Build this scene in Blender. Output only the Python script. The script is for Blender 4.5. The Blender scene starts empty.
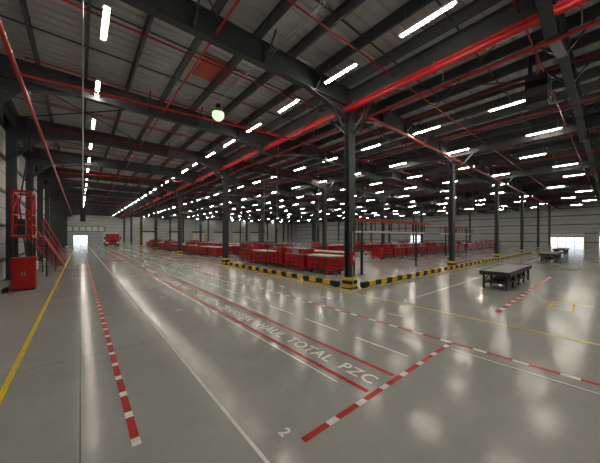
import bpy, math, random
from mathutils import Vector
random.seed(3)
S=bpy.context.scene
# ------------------------------------------------ materials
def mat(name,col,rough=.5,metal=0,noise=0,nscale=8,emis=0,bump=0,spec=.5):
    m=bpy.data.materials.new(name); m.use_nodes=True
    nt=m.node_tree; b=nt.nodes['Principled BSDF']
    b.inputs['Base Color'].default_value=(*col,1)
    b.inputs['Roughness'].default_value=rough
    b.inputs['Metallic'].default_value=metal
    b.inputs['Specular IOR Level'].default_value=spec
    if emis:
        b.inputs['Emission Color'].default_value=(*col,1)
        b.inputs['Emission Strength'].default_value=emis
    if noise:
        tc=nt.nodes.new('ShaderNodeTexCoord'); n=nt.nodes.new('ShaderNodeTexNoise')
        n.inputs['Scale'].default_value=nscale; n.inputs['Detail'].default_value=5
        nt.links.new(tc.outputs['Object'],n.inputs['Vector'])
        r=nt.nodes.new('ShaderNodeValToRGB')
        r.color_ramp.elements[0].position=.3; r.color_ramp.elements[1].position=.7
        r.color_ramp.elements[0].color=(*[c*(1-noise) for c in col],1)
        r.color_ramp.elements[1].color=(*[min(1,c*(1+noise)) for c in col],1)
        nt.links.new(n.outputs['Fac'],r.inputs['Fac'])
        nt.links.new(r.outputs['Color'],b.inputs['Base Color'])
        if bump:
            bp=nt.nodes.new('ShaderNodeBump'); bp.inputs['Strength'].default_value=bump
            nt.links.new(n.outputs['Fac'],bp.inputs['Height']); nt.links.new(bp.outputs['Normal'],b.inputs['Normal'])
    return m
STEEL=mat('painted_steel_dark',(.046,.052,.056),.5,.0,.2,3)
PURL=mat('purlin_steel',(.075,.082,.086),.5,0,.15,2)
GALV=mat('galvanised_steel',(.42,.44,.44),.4,.6,.15,6)
RED=mat('red_pipe_paint',(.46,.009,.012),.32,0,.12,3)
REDP=mat('red_floor_paint',(.48,.024,.024),.45,0,.25,5,spec=.2)
WHP=mat('white_floor_paint',(.88,.88,.86),.45,0,.15,6,spec=.25)
YEP=mat('yellow_floor_paint',(.88,.62,.01),.45,0,.12,6,spec=.25)
YEL=mat('yellow_safety_paint',(.85,.58,.02),.4,0,.1,5)
BLK=mat('black_rubber',(.012,.012,.013),.5,0,.1,5)
WHT=mat('white_powder_coat',(.7,.7,.68),.4,0,.08,5)
DGR=mat('dark_grey_frame',(.03,.03,.032),.45,.2,.1,6)
DECK=mat('deck_plate',(.30,.31,.30),.35,.3,.2,4)
GLS=mat('dark_glass',(.02,.03,.035),.08)
CARD=mat('grey_tote_plastic',(.30,.31,.32),.5,0,.1,5)
TUBE=mat('led_tube',(1,.86,.62),.5,emis=72)
TUBE.node_tree.nodes['Principled BSDF'].inputs['Emission Color'].default_value=(1,.92,.78,1)
LAMP=mat('highbay_lens',(.55,.95,.48),.5,emis=1.0)
GRN=mat('green_panel',(.12,.35,.22),.5,0,.1,3)
HLT=mat('headlamp',(.9,.9,.85),.2)
ROOF=mat('roof_deck_liner',(.56,.575,.585),.5,0,.14,.5)
RGLOW=mat('painted_red_glow',(.62,.12,.10),.5,0,.15,1)  # reddish light on the roof liner, put into the base colour
def wallmat():
    m=bpy.data.materials.new('wall_cladding'); m.use_nodes=True
    nt=m.node_tree; b=nt.nodes['Principled BSDF']; b.inputs['Roughness'].default_value=.45
    tc=nt.nodes.new('ShaderNodeTexCoord'); sp=nt.nodes.new('ShaderNodeSeparateXYZ')
    nt.links.new(tc.outputs['Object'],sp.inputs[0])
    mm=nt.nodes.new('ShaderNodeMath'); mm.operation='FRACT'
    ml=nt.nodes.new('ShaderNodeMath'); ml.operation='MULTIPLY'; ml.inputs[1].default_value=1.0
    nt.links.new(sp.outputs['Z'],ml.inputs[0]); nt.links.new(ml.outputs[0],mm.inputs[0])
    gt=nt.nodes.new('ShaderNodeMath'); gt.operation='GREATER_THAN'; gt.inputs[1].default_value=.93
    nt.links.new(mm.outputs[0],gt.inputs[0])
    n=nt.nodes.new('ShaderNodeTexNoise'); n.inputs['Scale'].default_value=.4
    nt.links.new(tc.outputs['Object'],n.inputs['Vector'])
    r=nt.nodes.new('ShaderNodeValToRGB')
    r.color_ramp.elements[0].color=(.40,.42,.43,1); r.color_ramp.elements[1].color=(.56,.58,.58,1)
    nt.links.new(n.outputs['Fac'],r.inputs['Fac'])
    mx=nt.nodes.new('ShaderNodeMix'); mx.data_type='RGBA'
    nt.links.new(gt.outputs[0],mx.inputs[0]); nt.links.new(r.outputs['Color'],mx.inputs[6]); mx.inputs[7].default_value=(.2,.21,.22,1)
    nt.links.new(mx.outputs[2],b.inputs['Base Color'])
    return m
WALL=wallmat()
def floormat():
    m=bpy.data.materials.new('polished_concrete'); m.use_nodes=True
    nt=m.node_tree; L=nt.links; b=nt.nodes['Principled BSDF']
    tc=nt.nodes.new('ShaderNodeTexCoord')
    def noise(s,d=5,rg=.5):
        n=nt.nodes.new('ShaderNodeTexNoise'); n.inputs['Scale'].default_value=s; n.inputs['Detail'].default_value=d; n.inputs['Roughness'].default_value=rg
        L.new(tc.outputs['Object'],n.inputs['Vector']); return n
    n1=noise(.35,6,.6); n2=noise(5,6,.7)
    r=nt.nodes.new('ShaderNodeValToRGB'); r.color_ramp.elements[0].position=.3; r.color_ramp.elements[1].position=.72
    r.color_ramp.elements[0].color=(.355,.37,.357,1); r.color_ramp.elements[1].color=(.45,.463,.449,1)
    L.new(n1.outputs['Fac'],r.inputs['Fac'])
    r2=nt.nodes.new('ShaderNodeValToRGB'); r2.color_ramp.elements[0].color=(.86,.86,.86,1); r2.color_ramp.elements[1].color=(1.08,1.08,1.08,1)
    L.new(n2.outputs['Fac'],r2.inputs['Fac'])
    mx=nt.nodes.new('ShaderNodeMix'); mx.data_type='RGBA'; mx.blend_type='MULTIPLY'; mx.inputs[0].default_value=1
    L.new(r.outputs['Color'],mx.inputs[6]); L.new(r2.outputs['Color'],mx.inputs[7])
    br=nt.nodes.new('ShaderNodeTexBrick'); br.offset=0; br.inputs['Scale'].default_value=1
    br.inputs['Brick Width'].default_value=6; br.inputs['Row Height'].default_value=6.75
    br.inputs['Mortar Size'].default_value=.007; br.inputs['Mortar Smooth'].default_value=0
    br.inputs['Color1'].default_value=(1,1,1,1); br.inputs['Color2'].default_value=(.95,.95,.95,1); br.inputs['Mortar'].default_value=(.4,.4,.4,1)
    L.new(tc.outputs['Object'],br.inputs['Vector'])
    m2=nt.nodes.new('ShaderNodeMix'); m2.data_type='RGBA'; m2.blend_type='MULTIPLY'; m2.inputs[0].default_value=1
    L.new(mx.outputs[2],m2.inputs[6]); L.new(br.outputs['Color'],m2.inputs[7])
    L.new(m2.outputs[2],b.inputs['Base Color'])
    b.inputs['Specular IOR Level'].default_value=.17
    n3=noise(.8,5)
    mr=nt.nodes.new('ShaderNodeMapRange'); mr.inputs['From Min'].default_value=.3; mr.inputs['From Max'].default_value=.7
    mr.inputs['To Min'].default_value=.09; mr.inputs['To Max'].default_value=.22
    L.new(n3.outputs['Fac'],mr.inputs['Value']); L.new(mr.outputs[0],b.inputs['Roughness'])
    n4=noise(1.6,2); bp=nt.nodes.new('ShaderNodeBump'); bp.inputs['Strength'].default_value=.05; bp.inputs['Distance'].default_value=.01
    L.new(n4.outputs['Fac'],bp.inputs['Height']); L.new(bp.outputs['Normal'],b.inputs['Normal'])
    return m
FLOOR=floormat()
# ------------------------------------------------ builder
class MB:
    def __init__(s): s.v=[];s.f=[];s.m=[];s.mats=[]
    def mi(s,m):
        if m not in s.mats: s.mats.append(m)
        return s.mats.index(m)
    def box(s,x0,x1,y0,y1,z0,z1,m):
        i=len(s.v); k=s.mi(m)
        s.v+=[(x0,y0,z0),(x1,y0,z0),(x1,y1,z0),(x0,y1,z0),(x0,y0,z1),(x1,y0,z1),(x1,y1,z1),(x0,y1,z1)]
        for q in ((0,3,2,1),(4,5,6,7),(0,1,5,4),(1,2,6,5),(2,3,7,6),(3,0,4,7)):
            s.f.append([i+a for a in q]); s.m.append(k)
    def rect(s,x0,x1,y0,y1,z,m):
        i=len(s.v); s.v+=[(x0,y0,z),(x1,y0,z),(x1,y1,z),(x0,y1,z)]; s.f.append([i,i+1,i+2,i+3]); s.m.append(s.mi(m))
    def prism(s,pts,axis,a,b,m):
        i=len(s.v); n=len(pts); k=s.mi(m)
        for c in (a,b):
            for p in pts:
                s.v.append({'x':(c,p[0],p[1]),'y':(p[0],c,p[1]),'z':(p[0],p[1],c)}[axis])
        s.f.append([i+j for j in range(n)][::-1]); s.f.append([i+n+j for j in range(n)]); s.m+= [k,k]
        for j in range(n):
            s.f.append([i+j,i+(j+1)%n,i+n+(j+1)%n,i+n+j]); s.m.append(k)
    def bar(s,p,q,w,h,m,seg=0):
        p=Vector(p);q=Vector(q);d=(q-p).normalized()
        up=Vector((0,0,1)) if abs(d.z)<.95 else Vector((1,0,0))
        a=d.cross(up).normalized(); b=a.cross(d)
        i=len(s.v);k=s.mi(m)
        if seg: ring=[(math.cos(2*math.pi*j/seg)*w/2,math.sin(2*math.pi*j/seg)*w/2) for j in range(seg)]
        else: ring=[(-w/2,-h/2),(w/2,-h/2),(w/2,h/2),(-w/2,h/2)]
        n=len(ring)
        for c in (p,q):
            for r in ring: s.v.append(tuple(c+a*r[0]+b*r[1]))
        s.f.append([i+j for j in range(n)][::-1]); s.f.append([i+n+j for j in range(n)]); s.m+=[k,k]
        for j in range(n):
            s.f.append([i+j,i+(j+1)%n,i+n+(j+1)%n,i+n+j]); s.m.append(k)
    def pipe(s,p,q,d,m,seg=10): s.bar(p,q,d,d,m,seg)
    def disc(s,c,r,th,axis,m,seg=18):
        c=Vector(c); e={'x':Vector((1,0,0)),'y':Vector((0,1,0)),'z':Vector((0,0,1))}[axis]*th/2
        s.pipe(c-e,c+e,2*r,m,seg)
    def ibx(s,x0,x1,y,z0,z1,w,m,t=.03):
        s.box(x0,x1,y-w/2,y+w/2,z0,z0+t,m); s.box(x0,x1,y-w/2,y+w/2,z1-t,z1,m); s.box(x0,x1,y-t/3,y+t/3,z0+t,z1-t,m)
    def iby(s,y0,y1,x,z0,z1,w,m,t=.03):
        s.box(x-w/2,x+w/2,y0,y1,z0,z0+t,m); s.box(x-w/2,x+w/2,y0,y1,z1-t,z1,m); s.box(x-t/3,x+t/3,y0,y1,z0+t,z1-t,m)
    def obj(s,name,loc=(0,0,0)):
        me=bpy.data.meshes.new(name); me.from_pydata(s.v,[],s.f)
        for m in s.mats: me.materials.append(m)
        me.polygons.foreach_set('material_index',s.m); me.update()
        o=bpy.data.objects.new(name,me); o.location=loc; S.collection.objects.link(o); return o
def dup(o,loc,rz=0):
    d=bpy.data.objects.new(o.name.split('.')[0],o.data); d.location=loc; d.rotation_euler=(0,0,rz); S.collection.objects.link(d); return d

X0,X1,Y0,Y1=-3.3,82,-14,100
YA,YB,XB=Y0+.15,Y1-.15,X1-.15
ZR=9.55
COLX=[9.55+12*k for k in range(6)]
COLY=[-5.7+13.5*j for j in range(8)]
RAFY=[-12.45+6.75*k for k in range(17)]
# ------------------------------------------------ shell
b=MB(); b.box(X0-8,X1+25,Y0-1,Y1+25,-.2,0,FLOOR); b.obj('floor')
b=MB(); k=b.mi(ROOF); y=Y0
prof=[]
while y<Y1+.3:
    prof+=[(y,ZR),(y+.2,ZR),(y+.24,ZR+.06),(y+.34,ZR+.06)]; y+=.38
for i,(yy,zz) in enumerate(prof): b.v+=[(X0-.3,yy,zz),(X1+.3,yy,zz)]
for i in range(len(prof)-1): b.f.append([2*i,2*i+1,2*i+3,2*i+2]); b.m.append(k)
b.box(X0-.3,X1+.3,Y0-.3,Y1+.3,ZR+.1,ZR+.2,ROOF)
b.box(3.75,5.1,10.2,11.9,ZR-.035,ZR-.005,RGLOW); b.box(24.8,26.1,11.0,13.2,ZR-.035,ZR-.005,RGLOW)  # two thin red slabs painted as reddish lit spots on the roof
b.obj('ceiling')
def wallX(name,x,t,holes):
    b=MB(); ys=Y0
    for (a,c,h) in sorted(holes):
        b.box(x,x+t,ys,a,0,ZR,WALL); b.box(x,x+t,a,c,h,ZR,WALL)
        ys=c
    b.box(x,x+t,ys,Y1,0,ZR,WALL)
    s=-1 if t>0 else 1
    for z in (1.0,2.9,4.8,6.7,8.4):
        seg=Y0
        for (a,c,h) in sorted(holes):
            if z<h:
                b.box(min(x,x+s*.09),max(x,x+s*.09),seg,a,z,z+.16,PURL); seg=c
        b.box(min(x,x+s*.09),max(x,x+s*.09),seg,Y1,z,z+.16,PURL)
    return b.obj(name)
wallX('wall_left',X0,-.2,[])
wr=wallX('wall_right',X1,.2,[(-4,1.7,2.4),(3.9,9.2,2.1),(38,42,2.6)])
def wallY(name,y,t,holes):
    b=MB(); xs=X0
    for (a,c,h) in sorted(holes):
        b.box(xs,a,y,y+t,0,ZR,WALL); b.box(a,c,y,y+t,h,ZR,WALL); xs=c
    b.box(xs,X1,y,y+t,0,ZR,WALL)
    return b.obj(name)
wallY('wall_far',Y1,.2,[(-1.5,1.7,2.6)])
wallY('wall_back',Y0,-.2,[])
def frame_x(name,x,a,c,h):
    b=MB(); b.box(x-.12,x-.005,a-.15,a,0,h+.15,YEL); b.box(x-.12,x-.005,c,c+.15,0,h+.15,YEL); b.box(x-.12,x-.005,a,c,h,h+.15,DGR)
    b.box(x-.1,x-.02,a-.1,c+.1,h+.15,h+.9,WHT)
    for i in range(1,4): b.box(x-.06,x-.01,a+(c-a)*i/4-.03,a+(c-a)*i/4+.03,0,h,DGR)
    b.box(x-.06,x-.01,a,c,h*.48,h*.52,DGR)
    b.obj(name)
frame_x('door_1',X1,3.9,9.2,2.1); frame_x('door_2',X1,-4,1.7,2.4); frame_x('door_3',X1,38,42,2.6)
def frame_y(name,y,a,c,h):
    b=MB(); b.box(a-.15,a,y-.12,y-.005,0,h+.15,DGR); b.box(c,c+.15,y-.12,y-.005,0,h+.15,DGR); b.box(a,c,y-.12,y-.005,h,h+.15,DGR)
    b.box(a,c,y-.06,y-.01,h*.45,h*.5,WHT); b.box((a+c)/2-.03,(a+c)/2+.03,y-.06,y-.01,0,h,DGR); b.obj(name)
frame_y('door_4',Y1,-1.5,1.7,2.6)
def shutter(name,xa):
    b=MB()
    for i in range(14): b.box(xa,xa+4,Y1-.08-(.02 if i%2 else 0),Y1-.01,i*.26,i*.26+.25,WHT)
    b.box(xa-.15,xa,Y1-.14,Y1-.01,0,3.8,YEL); b.box(xa+4,xa+4.15,Y1-.14,Y1-.01,0,3.8,YEL); b.box(xa-.15,xa+4.15,Y1-.5,Y1-.01,3.65,4.1,DGR)
    b.obj(name)
for i,xa in enumerate((16,24,32,40,48,56)): shutter('door_%d'%(5+i),xa)
b=MB(); b.box(-3.0,6,Y1-.12,Y1-.02,3.6,5.4,GRN); 
for i in range(6): b.box(-2.9+i*1.45,-1.75+i*1.45,Y1-.16,Y1-.1,3.9,5.1,WHT)
b.obj('green_sign_panel')
# ------------------------------------------------ steelwork
H=8.3
def column(name,guard):
    b=MB(); W,D=.30,.42
    b.box(-D/2,D/2,-W/2,-W/2+.03,0.03,H,STEEL); b.box(-D/2,D/2,W/2-.03,W/2,0.03,H,STEEL); b.box(-.015,.015,-W/2,W/2,0.03,H,STEEL)
    b.box(-.32,.32,-.26,.26,0,.03,DGR)
    for sx in(-.26,.26):
        for sy in(-.2,.2): b.disc((sx,sy,.05),.02,.05,'z',GALV,6)
    b.box(-.32,.32,-.26,.26,H-.03,H,STEEL)
    for sx in(-1,1): b.bar((sx*.15,0,H-1.3),(sx*1.5,0,H+.02),.09,.09,STEEL)
    for sy in(-1,1): b.bar((0,sy*.12,H-1.2),(0,sy*1.4,H+.02),.09,.09,STEEL)
    for i in range(guard):
        z=.05+i*.16; c=YEL if i%2==0 else BLK
        b.box(-.27,.27,-.22,-.19,z,z+.16,c); b.box(-.27,.27,.19,.22,z,z+.16,c)
        b.box(-.27,-.24,-.19,.19,z,z+.16,c); b.box(.24,.27,-.19,.19,z,z+.16,c)
    return b.obj(name,(COLX[0],COLY[0],0))
c0=column('steel_column',3)
for i,x in enumerate(COLX):
    for j,y in enumerate(COLY):
        if i or j: dup(c0,(x,y,0))
b=MB(); b.box(-.12,.12,-.08,0,1.1,1.7,RED); b.box(-.1,.1,-.1,-.08,1.15,1.65,RED); b.pipe((0,-.04,1.7),(0,-.04,2.6),.04,GALV,8)
b.box(-.06,.06,-.11,-.1,1.3,1.5,WHT); b.pipe((0,-.04,.0),(0,-.04,1.1),.05,GALV,8)
b.obj('fire_hose_box',(9.4,7.55,0))
b=MB()
b.box(-.2,.2,-.15,-.12,.03,H,STEEL); b.box(-.2,.2,.12,.15,.03,H,STEEL); b.box(-.012,.012,-.15,.15,.03,H,STEEL); b.box(-.28,.24,-.22,.22,0,.03,DGR)
b.box(-.2,.6,-.15,.15,H-.03,H,STEEL); b.bar((.15,0,H-1.4),(1.4,0,H),.1,.2,STEEL)
w0=b.obj('wall_column',(-2.9,RAFY[0],0))
for y in RAFY[1:]: dup(w0,(-2.9,y,0))
b=MB()
for y in RAFY:
    b.ibx(X0+.1,XB,y,H,9.1,.26,STEEL)
    for x in [-2.9]+COLX:
        for s in(-1,1):
            if x<0 and s<0: continue
            b.prism([(x,H-.55),(x+s*2.6,H),(x,H)] if s>0 else [(x,H-.55),(x,H),(x+s*2.6,H)],'y',y-.015,y+.015,STEEL)
            b.bar((x,y,H-.56),(x+s*2.6,y,H-.01),.26,.03,STEEL)
    x=X0+1
    while x<X1-.5:
        b.box(x-.01,x+.01,y-.12,y+.12,H+.03,9.07,STEEL); x+=2.4
        b.bar((x,y+.1,H+.05),(x,y+.75,9.15),.05,.05,STEEL); b.bar((x,y-.1,H+.05),(x,y-.75,9.15),.05,.05,STEEL)
b.obj('roof_rafters')
b=MB()
for x in COLX: b.iby(YA,YB,x,H+.02,9.08,.24,STEEL)
b.iby(YA,YB,-2.75,H+.1,H+.6,.2,STEEL)
b.obj('eaves_girders')
b=MB(); x=X0+.5
while x<X1:
    b.box(x-.04,x+.04,YA,YB,9.12,9.17,PURL); b.box(x-.012,x+.012,YA,YB,9.17,ZR-.03,PURL); b.box(x-.04,x+.04,YA,YB,ZR-.04,ZR,PURL); x+=1.5
for y in RAFY: 
    for q in (2.25,4.5): b.bar((X0,y+q,9.3),(XB,y+q,9.3),.045,.045,PURL)
b.obj('roof_purlins')
b=MB()
xs=[-2.9]+COLX
for i in range(len(xs)-1):
    for j in range(0,len(RAFY)-1,2):
        m_=(xs[i]+xs[i+1])/2
        b.pipe((xs[i],RAFY[j],8.95),(m_,RAFY[j+1],8.95),.06,STEEL,6); b.pipe((m_,RAFY[j],8.93),(xs[i],RAFY[j+1],8.93),.06,STEEL,6)
b.obj('roof_bracing')
b=MB()
for j in (5,9,13):
    b.pipe((-3.05,RAFY[j],.3),(-3.05,RAFY[j+1],8),.09,STEEL,8); b.pipe((-3.0,RAFY[j+1],.3),(-3.0,RAFY[j],8),.09,STEEL,8)
b.obj('wall_bracing')
# ------------------------------------------------ sprinkler pipes
b=MB()
b.pipe((9.15,YA,8.02),(9.15,YB,8.02),.2,RED,12)
b.box(9.22,9.62,YA,YB,8.2,8.28,RED)
b.pipe((9.9,YA,7.75),(9.9,YB,7.75),.12,RED,10)
y=Y0+1
while y<Y1:
    b.disc((9.15,y,8.02),.15,.06,'y',RED,12); b.pipe((9.15,y,8.1),(9.15,y,8.32),.03,GALV,6); b.pipe((9.9,y,7.8),(9.9,y,8.32),.03,GALV,6); y+=3.375
b.pipe((9.9,7.45,8.05),(XB,7.45,8.05),.16,RED,10)
b.pipe((-1.5,YA,7.5),(-1.5,YB,7.5),.13,RED,10)
for y in RAFY: b.pipe((-1.5,y,7.5),(-1.5,y,8.3),.03,GALV,6)
y=-10
while y<Y1-1:
    b.pipe((-1.5,y,8.75),(XB,y,8.75),.055,RED,8); y+=3.9
for x in [3.2,13.5,17.8,22.8,28.8,34,40,46,52,58,64]:
    b.pipe((x,YA,8.62),(x,YB,8.62),.07,RED,8)
b.pipe((-1.5,12,7.5),(9.15,12.0,8.02),.09,RED,8)
b.pipe((-1.5,28.5,7.5),(9.15,28.5,8.02),.09,RED,8)
b.obj('sprinkler_pipes')
b=MB()
for x in (5.2,12.2,24.6,36.6):
    b.pipe((x,YA,8.98),(x,YB,8.98),.05,GALV,8); b.pipe((x+.12,YA,8.98),(x+.12,YB,8.98),.03,GALV,8)
    for y in RAFY: b.pipe((x,y+.3,9.0),(x,y+.3,9.15),.02,GALV,6)
b.obj('conduit_runs')
# ------------------------------------------------ lights
b=MB()
rows=[(.55,4.4,9.4-4.4*5),(7.5,3.2,3.4-3.2*5)]+[(15.3,3.8,3.1-3.8*4)]+[(20.8+5.6*i,4.6,2.6+(i%2)*1.3-4.6*3) for i in range(3)]+[(38+7.2*i,6,2.5+(i%2)*2-12) for i in range(6)]
for (x,sp,ys) in rows:
    y=ys
    while y<Y1-1:
        b.box(x-.08,x+.08,y-.80,y+.80,8.50,8.57,WHT)
        b.box(x-.035,x+.035,y-.72,y+.72,8.465,8.5,TUBE)
        for s in(-.6,.6): b.pipe((x,y+s,8.57),(x,y+s,9.2),.012,GALV,5)
        y+=sp
b.obj('linear_led_lights')
def highbay(x,y,z):
    b=MB(); b.pipe((0,0,.35),(0,0,9.15-z),.02,GALV,6); b.disc((0,0,.27),.1,.2,'z',DGR,14)
    n=20;k=b.mi(GALV);i=len(b.v)
    for r,zz in((.1,.2),(.2,.12),(.26,-.02)):
        for j in range(n): b.v.append((r*math.cos(6.2832*j/n),r*math.sin(6.2832*j/n),zz))
    for q in range(2):
        for j in range(n): b.f.append([i+q*n+j,i+q*n+(j+1)%n,i+(q+1)*n+(j+1)%n,i+(q+1)*n+j]); b.m.append(k)
    k=b.mi(LAMP);i=len(b.v); R=.27
    A=[0.5,.15,-.3,-.7,-1.1,-1.4]
    for t in A:
        for j in range(n): b.v.append((R*math.cos(t)*math.cos(6.2832*j/n),R*math.cos(t)*math.sin(6.2832*j/n),-.1+R*math.sin(t)))
    for q in range(len(A)-1):
        for j in range(n): b.f.append([i+q*n+j,i+(q+1)*n+j,i+(q+1)*n+(j+1)%n,i+q*n+(j+1)%n]); b.m.append(k)
    b.f.append([i+(len(A)-1)*n+j for j in range(n)][::-1]); b.m.append(k)
    b.obj('highbay_lamp',(x,y,z))
highbay(4.8,11.5,8.0)
b=MB(); b.box(-.3,.3,-.3,.3,0,1.0,DGR); 
for i in range(7): b.box(-.27,.27,-.35,-.3,.08+i*.13,.11+i*.13,PURL)
b.disc((-.31,0,.5),.25,.06,'x',BLK,20); b.pipe((-.2,0,1),(-.2,0,1.7),.04,GALV,6); b.pipe((.2,0,1),(.2,0,1.7),.04,GALV,6); b.pipe((0,.2,1),(0,.2,1.9),.14,STEEL,12)
b.obj('unit_heater',(12.75,1.75,7.15))
b=MB(); b.pipe((0,0,3.1),(0,0,9.15),.03,GALV,8); b.box(-.05,.05,-.04,.04,2.75,3.1,DGR); b.disc((-.052,0,3.0),.02,.01,'x',RED,10); b.disc((-.052,0,2.88),.02,.01,'x',GRN,10)
cd=b.obj('pendant_cable_drop',(.05,8.3,0))
for p in ((16.9,17.5),(14.0,20.0),(25,18.2),(30,10.5),(40,12),(17,27)): dup(cd,(p[0],p[1],0))
# ------------------------------------------------ floor markings
Z=.004
def dashed(b,axis,c,w,a,e,l1,l2,m1,m2,z=Z):
    p=a;k=0
    while p<e:
        l=l1 if k%2==0 else l2; q=min(p+l,e); m=m1 if k%2==0 else m2
        if m:
            if axis=='y': b.rect(c-w/2,c+w/2,p,q,z,m)
            else: b.rect(p,q,c-w/2,c+w/2,z,m)
        p=q;k+=1
b=MB()
b.rect(-.95,-.87,2,96,Z,YEP)
dashed(b,'y',.5,.09,3.5,60,.14,.46,WHP,REDP)
b.rect(1.495,1.54,-2,90,Z,WHP)
b.rect(3.35,3.44,2.42,90,Z,REDP); b.rect(4.08,4.17,2.42,90,Z,REDP)
b.rect(3.22,3.25,2.9,90,Z,WHP)
b.rect(4.30,4.33,6.5,90,Z,WHP)
dashed(b,'y',5.0,.05,2.6,60,1.3,.55,WHP,None)
dashed(b,'y',5.9,.05,12,70,3.2,1.2,WHP,None)
dashed(b,'y',6.4,.10,-8,70,.42,.24,REDP,WHP)
b.rect(6.02,6.05,-8,2.2,Z,WHP)
dashed(b,'x',2.33,.09,2.0,6.35,.42,.18,REDP,WHP)
dashed(b,'x',2.33,.14,10,21,.5,.28,REDP,WHP)
b.rect(8.72,8.79,-8,24,Z,YEP)
b.rect(8.8,48,7.2,7.28,Z,YEP)
b.rect(9.0,9.12,7.4,24,Z,YEP)
b.rect(12.0,13.3,1.35,1.41,Z,YEP); b.rect(12.0,13.3,.8,.86,Z,YEP); b.rect(12.0,12.06,.86,1.35,Z,YEP); b.rect(13.24,13.3,.4,1.8,Z,YEP)
b.rect(10,40,4.9,4.95,Z,WHP)
b.rect(-3,-2.0,17.9,18.0,Z,YEP)
for k_ in range(24):
    y=9+k_*2.3; b.rect(2.35,2.55,y,y+.06,Z,WHP)
    if k_%2: b.rect(5.5,5.56,y+.5,y+1.0,Z,WHP)
for k_ in range(12): b.rect(7.3,7.36,4+k_*2.9,4.5+k_*2.9,Z,WHP)
b.obj('floor_markings')
def text(s,x,y,size):
    cu=bpy.data.curves.new('t','FONT'); cu.body=s; cu.size=size; cu.space_character=1.1; cu.offset=.008
    o=bpy.data.objects.new('t',cu); S.collection.objects.link(o)
    dg=bpy.context.evaluated_depsgraph_get(); me=bpy.data.meshes.new_from_object(o.evaluated_get(dg))
    bpy.data.objects.remove(o)
    me.materials.clear(); me.materials.append(WHP)
    n=bpy.data.objects.new('floor_lettering',me); n.location=(x,y,Z+.001); n.rotation_euler=(0,0,-math.pi/2); S.collection.objects.link(n)
text('PZC',3.6,3.25,.38); text('TOTAL',3.6,4.85,.4); text('HAUL',3.6,6.15,.4); text('TRANSFER',3.6,8.6,.4); text('HU PZC',3.6,10.8,.4); text('TOTAL HAUL',3.6,14.9,.42); text('HU TRANSFER',3.6,22,.42)
text('2',1.85,2.62,.2)
# ------------------------------------------------ kerbs
b=MB()
def kerb(axis,c,a,e):
    p=a;k=0
    while p<e-.05:
        q=min(p+.5,e); m=BLK if k%2==0 else YEL
        if axis=='y': b.box(c-.08,c+.08,p,q,.06,.27,m)
        else: b.box(p,q,c-.08,c+.08,.06,.27,m)
        if k%4==0:
            if axis=='y': b.box(c-.12,c+.12,p+.1,p+.3,0,.06,DGR)
            else: b.box(p+.1,p+.3,c-.12,c+.12,0,.06,DGR)
        p=q;k+=1
kerb('y',9.3,8.25,20.6); 
o=b.obj('kerb_barrier'); b=MB(); kerb('x',7.4,9.9,49); b.obj('kerb_barrier')
b=MB()
for i in range(5): b.box(-2.5,-2.38,16.3+i*.5,16.8+i*.5,0,.2,YEL if i%2 else BLK)
b.obj('kerb_barrier')
# ------------------------------------------------ red carts
def mkcart(var):
    b=MB(); L,Wd,Ht=2.1,1.15,1.15
    b.box(-Wd/2,Wd/2,-L/2,L/2,.2,.27,DGR)
    for sx in(-1,1):
        for sy in(-1,1):
            b.box(sx*(Wd/2)-.03,sx*(Wd/2)+.03,sy*(L/2)-.03,sy*(L/2)+.03,.2,Ht,RED)
            b.disc((sx*(Wd/2-.12),sy*(L/2-.2),.1),.1,.05,'x',BLK,12); b.box(sx*(Wd/2-.12)-.04,sx*(Wd/2-.12)+.04,sy*(L/2-.2)-.03,sy*(L/2-.2)+.03,.12,.2,GALV)
    for i in range(3):
        z=.3+i*.27
        for sx in(-1,1): b.box(sx*Wd/2-.015,sx*Wd/2+.015,-L/2,L/2,z,z+.22,RED)
        for sy in(-1,1): b.box(-Wd/2,Wd/2,sy*L/2-.015,sy*L/2+.015,z,z+.22,RED)
    for k_ in range(1,4):
        for sx in(-1,1): b.box(sx*(Wd/2+.02)-.012,sx*(Wd/2+.02)+.012,-L/2+L*k_/4-.03,-L/2+L*k_/4+.03,.27,Ht-.05,DGR)
    if var==0:
        b.box(-Wd/2-.03,Wd/2+.03,-L/2-.03,L/2+.03,Ht-.04,Ht+.03,WHT)
    elif var==1:
        b.box(-Wd/2-.03,Wd/2+.03,-L/2-.03,L/2+.03,Ht-.04,Ht+.02,CARD)
        for q in range(3): b.box(-.45,.45,-L/2+.08+q*.68,-L/2+.7+q*.68,Ht+.02,Ht+.34,RED if q!=1 else CARD); b.box(-.48,.48,-L/2+.06+q*.68,-L/2+.72+q*.68,Ht+.34,Ht+.38,CARD)
    else:
        b.box(-Wd/2,Wd/2,-L/2,L/2,Ht-.04,Ht,DGR)
        for sx in(-1,1):
            for sy in(-1,1): b.box(sx*.53-.025,sx*.53+.025,sy*1.0-.025,sy*1.0+.025,Ht,Ht+.55,DGR)
            b.box(sx*.53-.025,sx*.53+.025,-1,1,Ht+.5,Ht+.55,DGR)
        for sy in(-1,1): b.box(-.53,.53,sy*1.0-.025,sy*1.0+.025,Ht+.5,Ht+.55,DGR)
        b.box(-.45,.45,-.9,-.1,Ht,Ht+.4,RED)
    return b
carts=[]
for v in range(3): carts.append(mkcart(v).obj('crate_cart',[(12.2,12.0,0),(12.2,14.5,0),(12.2,17,0)][v]))
pos=[]
for i in range(3,5): pos.append((12.2,12+i*2.45,0))
for i in range(16): pos.append((11.9,29+i*2.5,0))
for i in range(8): pos.append((15.5,14+i*2.6,0))
for i in range(9): pos.append((24+i*2.6,15.4,1)); pos.append((24+i*2.6,24.4,1))
for i in range(8): pos.append((50+i*2.6,16.0,1))
for i in range(10): pos.append((19,30+i*3.1,0))
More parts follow.
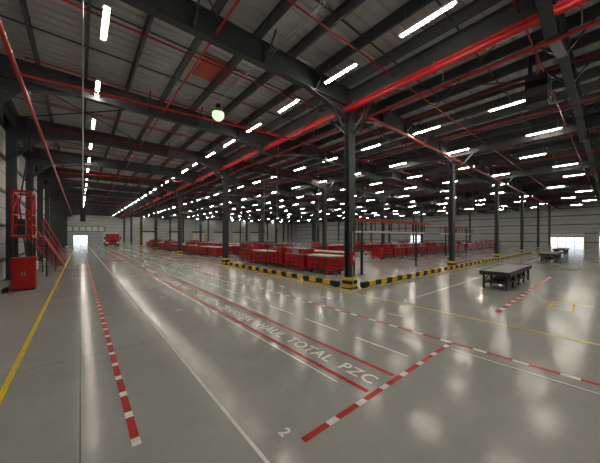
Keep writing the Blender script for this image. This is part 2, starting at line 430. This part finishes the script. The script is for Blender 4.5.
for (x,y,r) in pos: dup(random.choice([carts[0],carts[0],carts[1],carts[2]]),(x+random.uniform(-.1,.1),y+random.uniform(-.05,.05),0),math.pi/2 if r else 0)
# ------------------------------------------------ gantry frame
b=MB()
for x in(0,7): 
    b.box(x-.06,x+.06,-.06,.06,0.02,3.6,DGR); b.box(x-.18,x+.18,-.18,.18,0,.02,DGR)
b.box(-1.6,8.4,-.07,.07,3.3,3.48,RED); b.box(-1.6,8.4,-.05,.05,2.6,2.72,WHT); b.box(-1.6,8.4,-.55,-.45,3.3,3.42,RED)
for i in range(11): b.box(-1.6+i,-1.56+i,-.5,.05,3.34,3.38,RED); b.box(-1.6+i,-1.56+i,-.03,.03,2.68,3.3,DGR)
b.obj('gantry_frame',(13.4,10.0,0)); 
o=bpy.data.objects['gantry_frame']; dup(o,(34,13.0,0))
# ------------------------------------------------ platform trolley tables
def table(name,L,W,loc):
    b=MB(); h=.8
    b.box(0,L,0,W,h-.06,h,DECK); b.box(-.03,L+.03,-.03,0,h-.16,h+.02,DGR); b.box(-.03,L+.03,W,W+.03,h-.16,h+.02,DGR)
    b.box(-.03,0,0,W,h-.16,h+.02,DGR); b.box(L,L+.03,0,W,h-.16,h+.02,DGR)
    for i in range(1,8): b.box(L*i/8-.01,L*i/8+.01,.02,W-.02,h,h+.008,GALV)
    n=5
    for i in range(n):
        x=.15+(L-.3)*i/(n-1)
        for y in(.1,W-.1):
            b.box(x-.04,x+.04,y-.04,y+.04,.2,h-.06,DGR); b.disc((x,y,.1),.1,.05,'y',BLK,14); b.box(x-.06,x+.06,y-.04,y-.03,.1,.2,GALV); b.box(x-.06,x+.06,y+.03,y+.04,.1,.2,GALV)
        b.box(x-.03,x+.03,.1,W-.1,.28,.34,DGR)
    for y in(.1,W-.1): b.box(.1,L-.1,y-.03,y+.03,.28,.34,DGR)
    b.box(.15,L-.15,.13,W-.13,.34,.36,DGR)
    for i in range(n-1):
        x=.15+(L-.3)*i/(n-1); x2=.15+(L-.3)*(i+1)/(n-1); b.bar((x,.1,.34),(x2,.1,h-.1),.03,.03,DGR); b.bar((x,W-.1,.34),(x2,W-.1,h-.1),.03,.03,DGR)
    return b.obj(name,loc)
t=table('platform_trolley',4.8,1.05,(14.1,2.85,0))
dup(t,(32,3.2,0)); dup(t,(44,3.6,0))
# ------------------------------------------------ red access tower with stairs
b=MB()
def post(x,y,z0,z1,w=.09,m=RED): b.box(x-w/2,x+w/2,y-w/2,y+w/2,z0,z1,m)
x0,x1,y0,y1=-2.62,-1.95,19.4,20.8
for x in(x0,x1):
    for y in(y0,y1): post(x,y,0,2.3,.08,DGR); post(x,y,2.3,4.7,.08)
for z in(2.3,4.62):
    for x in(x0,x1): b.box(x-.04,x+.04,y0,y1,z,z+.12,RED)
    for y in(y0,y1): b.box(x0,x1,y-.04,y+.04,z,z+.12,RED)
b.box(x0,x1,y0,y1,2.42,2.46,DECK)
for z in(2.95,3.5):
    b.box(x0-.03,x0+.03,y0,y1,z,z+.06,RED); b.box(x1-.03,x1+.03,y0,y1,z,z+.06,RED)
    b.box(x0,x1,y0-.03,y0+.03,z,z+.06,RED)
for x in(x0,x1):
    b.bar((x,y0,.1),(x,y1,2.3),.05,.05,DGR); b.bar((x,y0,3.5),(x,y1,4.6),.05,.05,RED)
b.bar((x1,y0,3.5),(x0,y0,4.65),.05,.05,RED)
b.box(x0+.1,x0+.4,y0+.5,y1-.4,2.46,3.3,DGR)
A=Vector((-1.9,20.9,2.36)); E=Vector((-1.25,27.5,0)); d=E-A; side=Vector((d.y,-d.x,0)).normalized()*.32
N=13
for i in range(1,N+1):
    c=A+d*(i/(N+1)); u=Vector((d.x,d.y,0)).normalized()*.15
    b.bar(c-side,c+side,.3,.04,DECK); b.bar(c-side+u,c+side+u,.04,.12,RED)
b.box(x0,-1.55,20.75,21.15,2.34,2.4,DECK)
for s in(-1,1):
    o_=side*s
    b.bar(A+o_,E+o_+Vector((0,0,.12)),.05,.26,RED)
    b.bar(A+o_+Vector((0,0,1.05)),E+o_+Vector((0,0,1.1)),.05,.06,RED); b.bar(A+o_+Vector((0,0,.6)),E+o_+Vector((0,0,.62)),.035,.04,RED)
    for i in range(0,7,2):
        c=A+d*(i/6)+o_; post(c.x,c.y,max(c.z,0),c.z+1.08,.045)
for f in(.1,.5):
    c=A+d*f
    for s in(-1,1): post((c+side*s).x,(c+side*s).y,0,c.z,.06,DGR)
b.obj('access_stair_tower')
b=MB(); b.box(-.38,.38,-.4,.4,.08,1.4,RED); b.box(-.34,.34,-.36,.36,0,.08,DGR); b.box(-.34,-.02,-.42,-.4,.14,1.34,RED); b.box(.02,.34,-.42,-.4,.14,1.34,RED)
b.box(-.06,-.03,-.45,-.42,.65,.85,GALV); b.box(.03,.06,-.45,-.42,.65,.85,GALV); b.box(.38,.4,-.3,.3,.9,1.25,WHT); b.box(-.4,.4,-.44,.42,1.4,1.44,RED)
b.obj('fire_equipment_cabinet',(-1.9,17.0,0))
# ------------------------------------------------ red truck far
b=MB()
b.prism([(-.1+0,.5),(0,1.5),(.25,2.9),(2.1,2.9),(2.1,.5)],'x',-1.25,1.25,RED)
b.box(-1.25,1.25,2.3,8.5,1.0,3.2,WHT); b.box(-1.0,1.0,.3,8.4,.55,.95,DGR)
b.bar((0,-.0+.02,1.62),(0,.2,2.62),2.2,.04,GLS)
for sx in(-1,1):
    b.box(sx*1.26-.02,sx*1.26+.02,.6,1.6,1.6,2.5,GLS); b.box(sx*.95-.2,sx*.95+.2,-.15,-.05,.75,1.0,HLT); b.box(sx*1.45-.12,sx*1.45+.12,.1,.2,1.6,2.2,BLK); b.box(sx*1.3-.15,sx*1.3+.15,.14,.17,2.0,2.05,BLK)
    for y in(1.1,6.0,7.2): b.disc((sx*1.08,y,.48),.48,.3,'x',BLK,20); b.disc((sx*1.24,y,.48),.22,.04,'x',GALV,14)
b.box(-1.25,1.25,-.2,0,.4,.65,DGR); b.box(-.7,.7,-.12,-.03,1.05,1.4,DGR)
b.obj('red_truck',(5.6,72,0))
# ------------------------------------------------ world & camera
w=bpy.data.worlds.new('World'); S.world=w; w.use_nodes=True
w.node_tree.nodes['Background'].inputs[0].default_value=(.85,.93,1,1); w.node_tree.nodes['Background'].inputs[1].default_value=1.3
cam=bpy.data.cameras.new('camera'); cam.sensor_width=36; cam.lens=15.72; cam.shift_y=.0075; cam.clip_end=500; cam.clip_start=.05
co=bpy.data.objects.new('camera',cam); co.location=(0,0,2.4); co.rotation_euler=(math.radians(90),0,math.radians(-40)); S.collection.objects.link(co)
S.camera=co
S.view_settings.view_transform='Standard'
S.view_settings.exposure=0.42
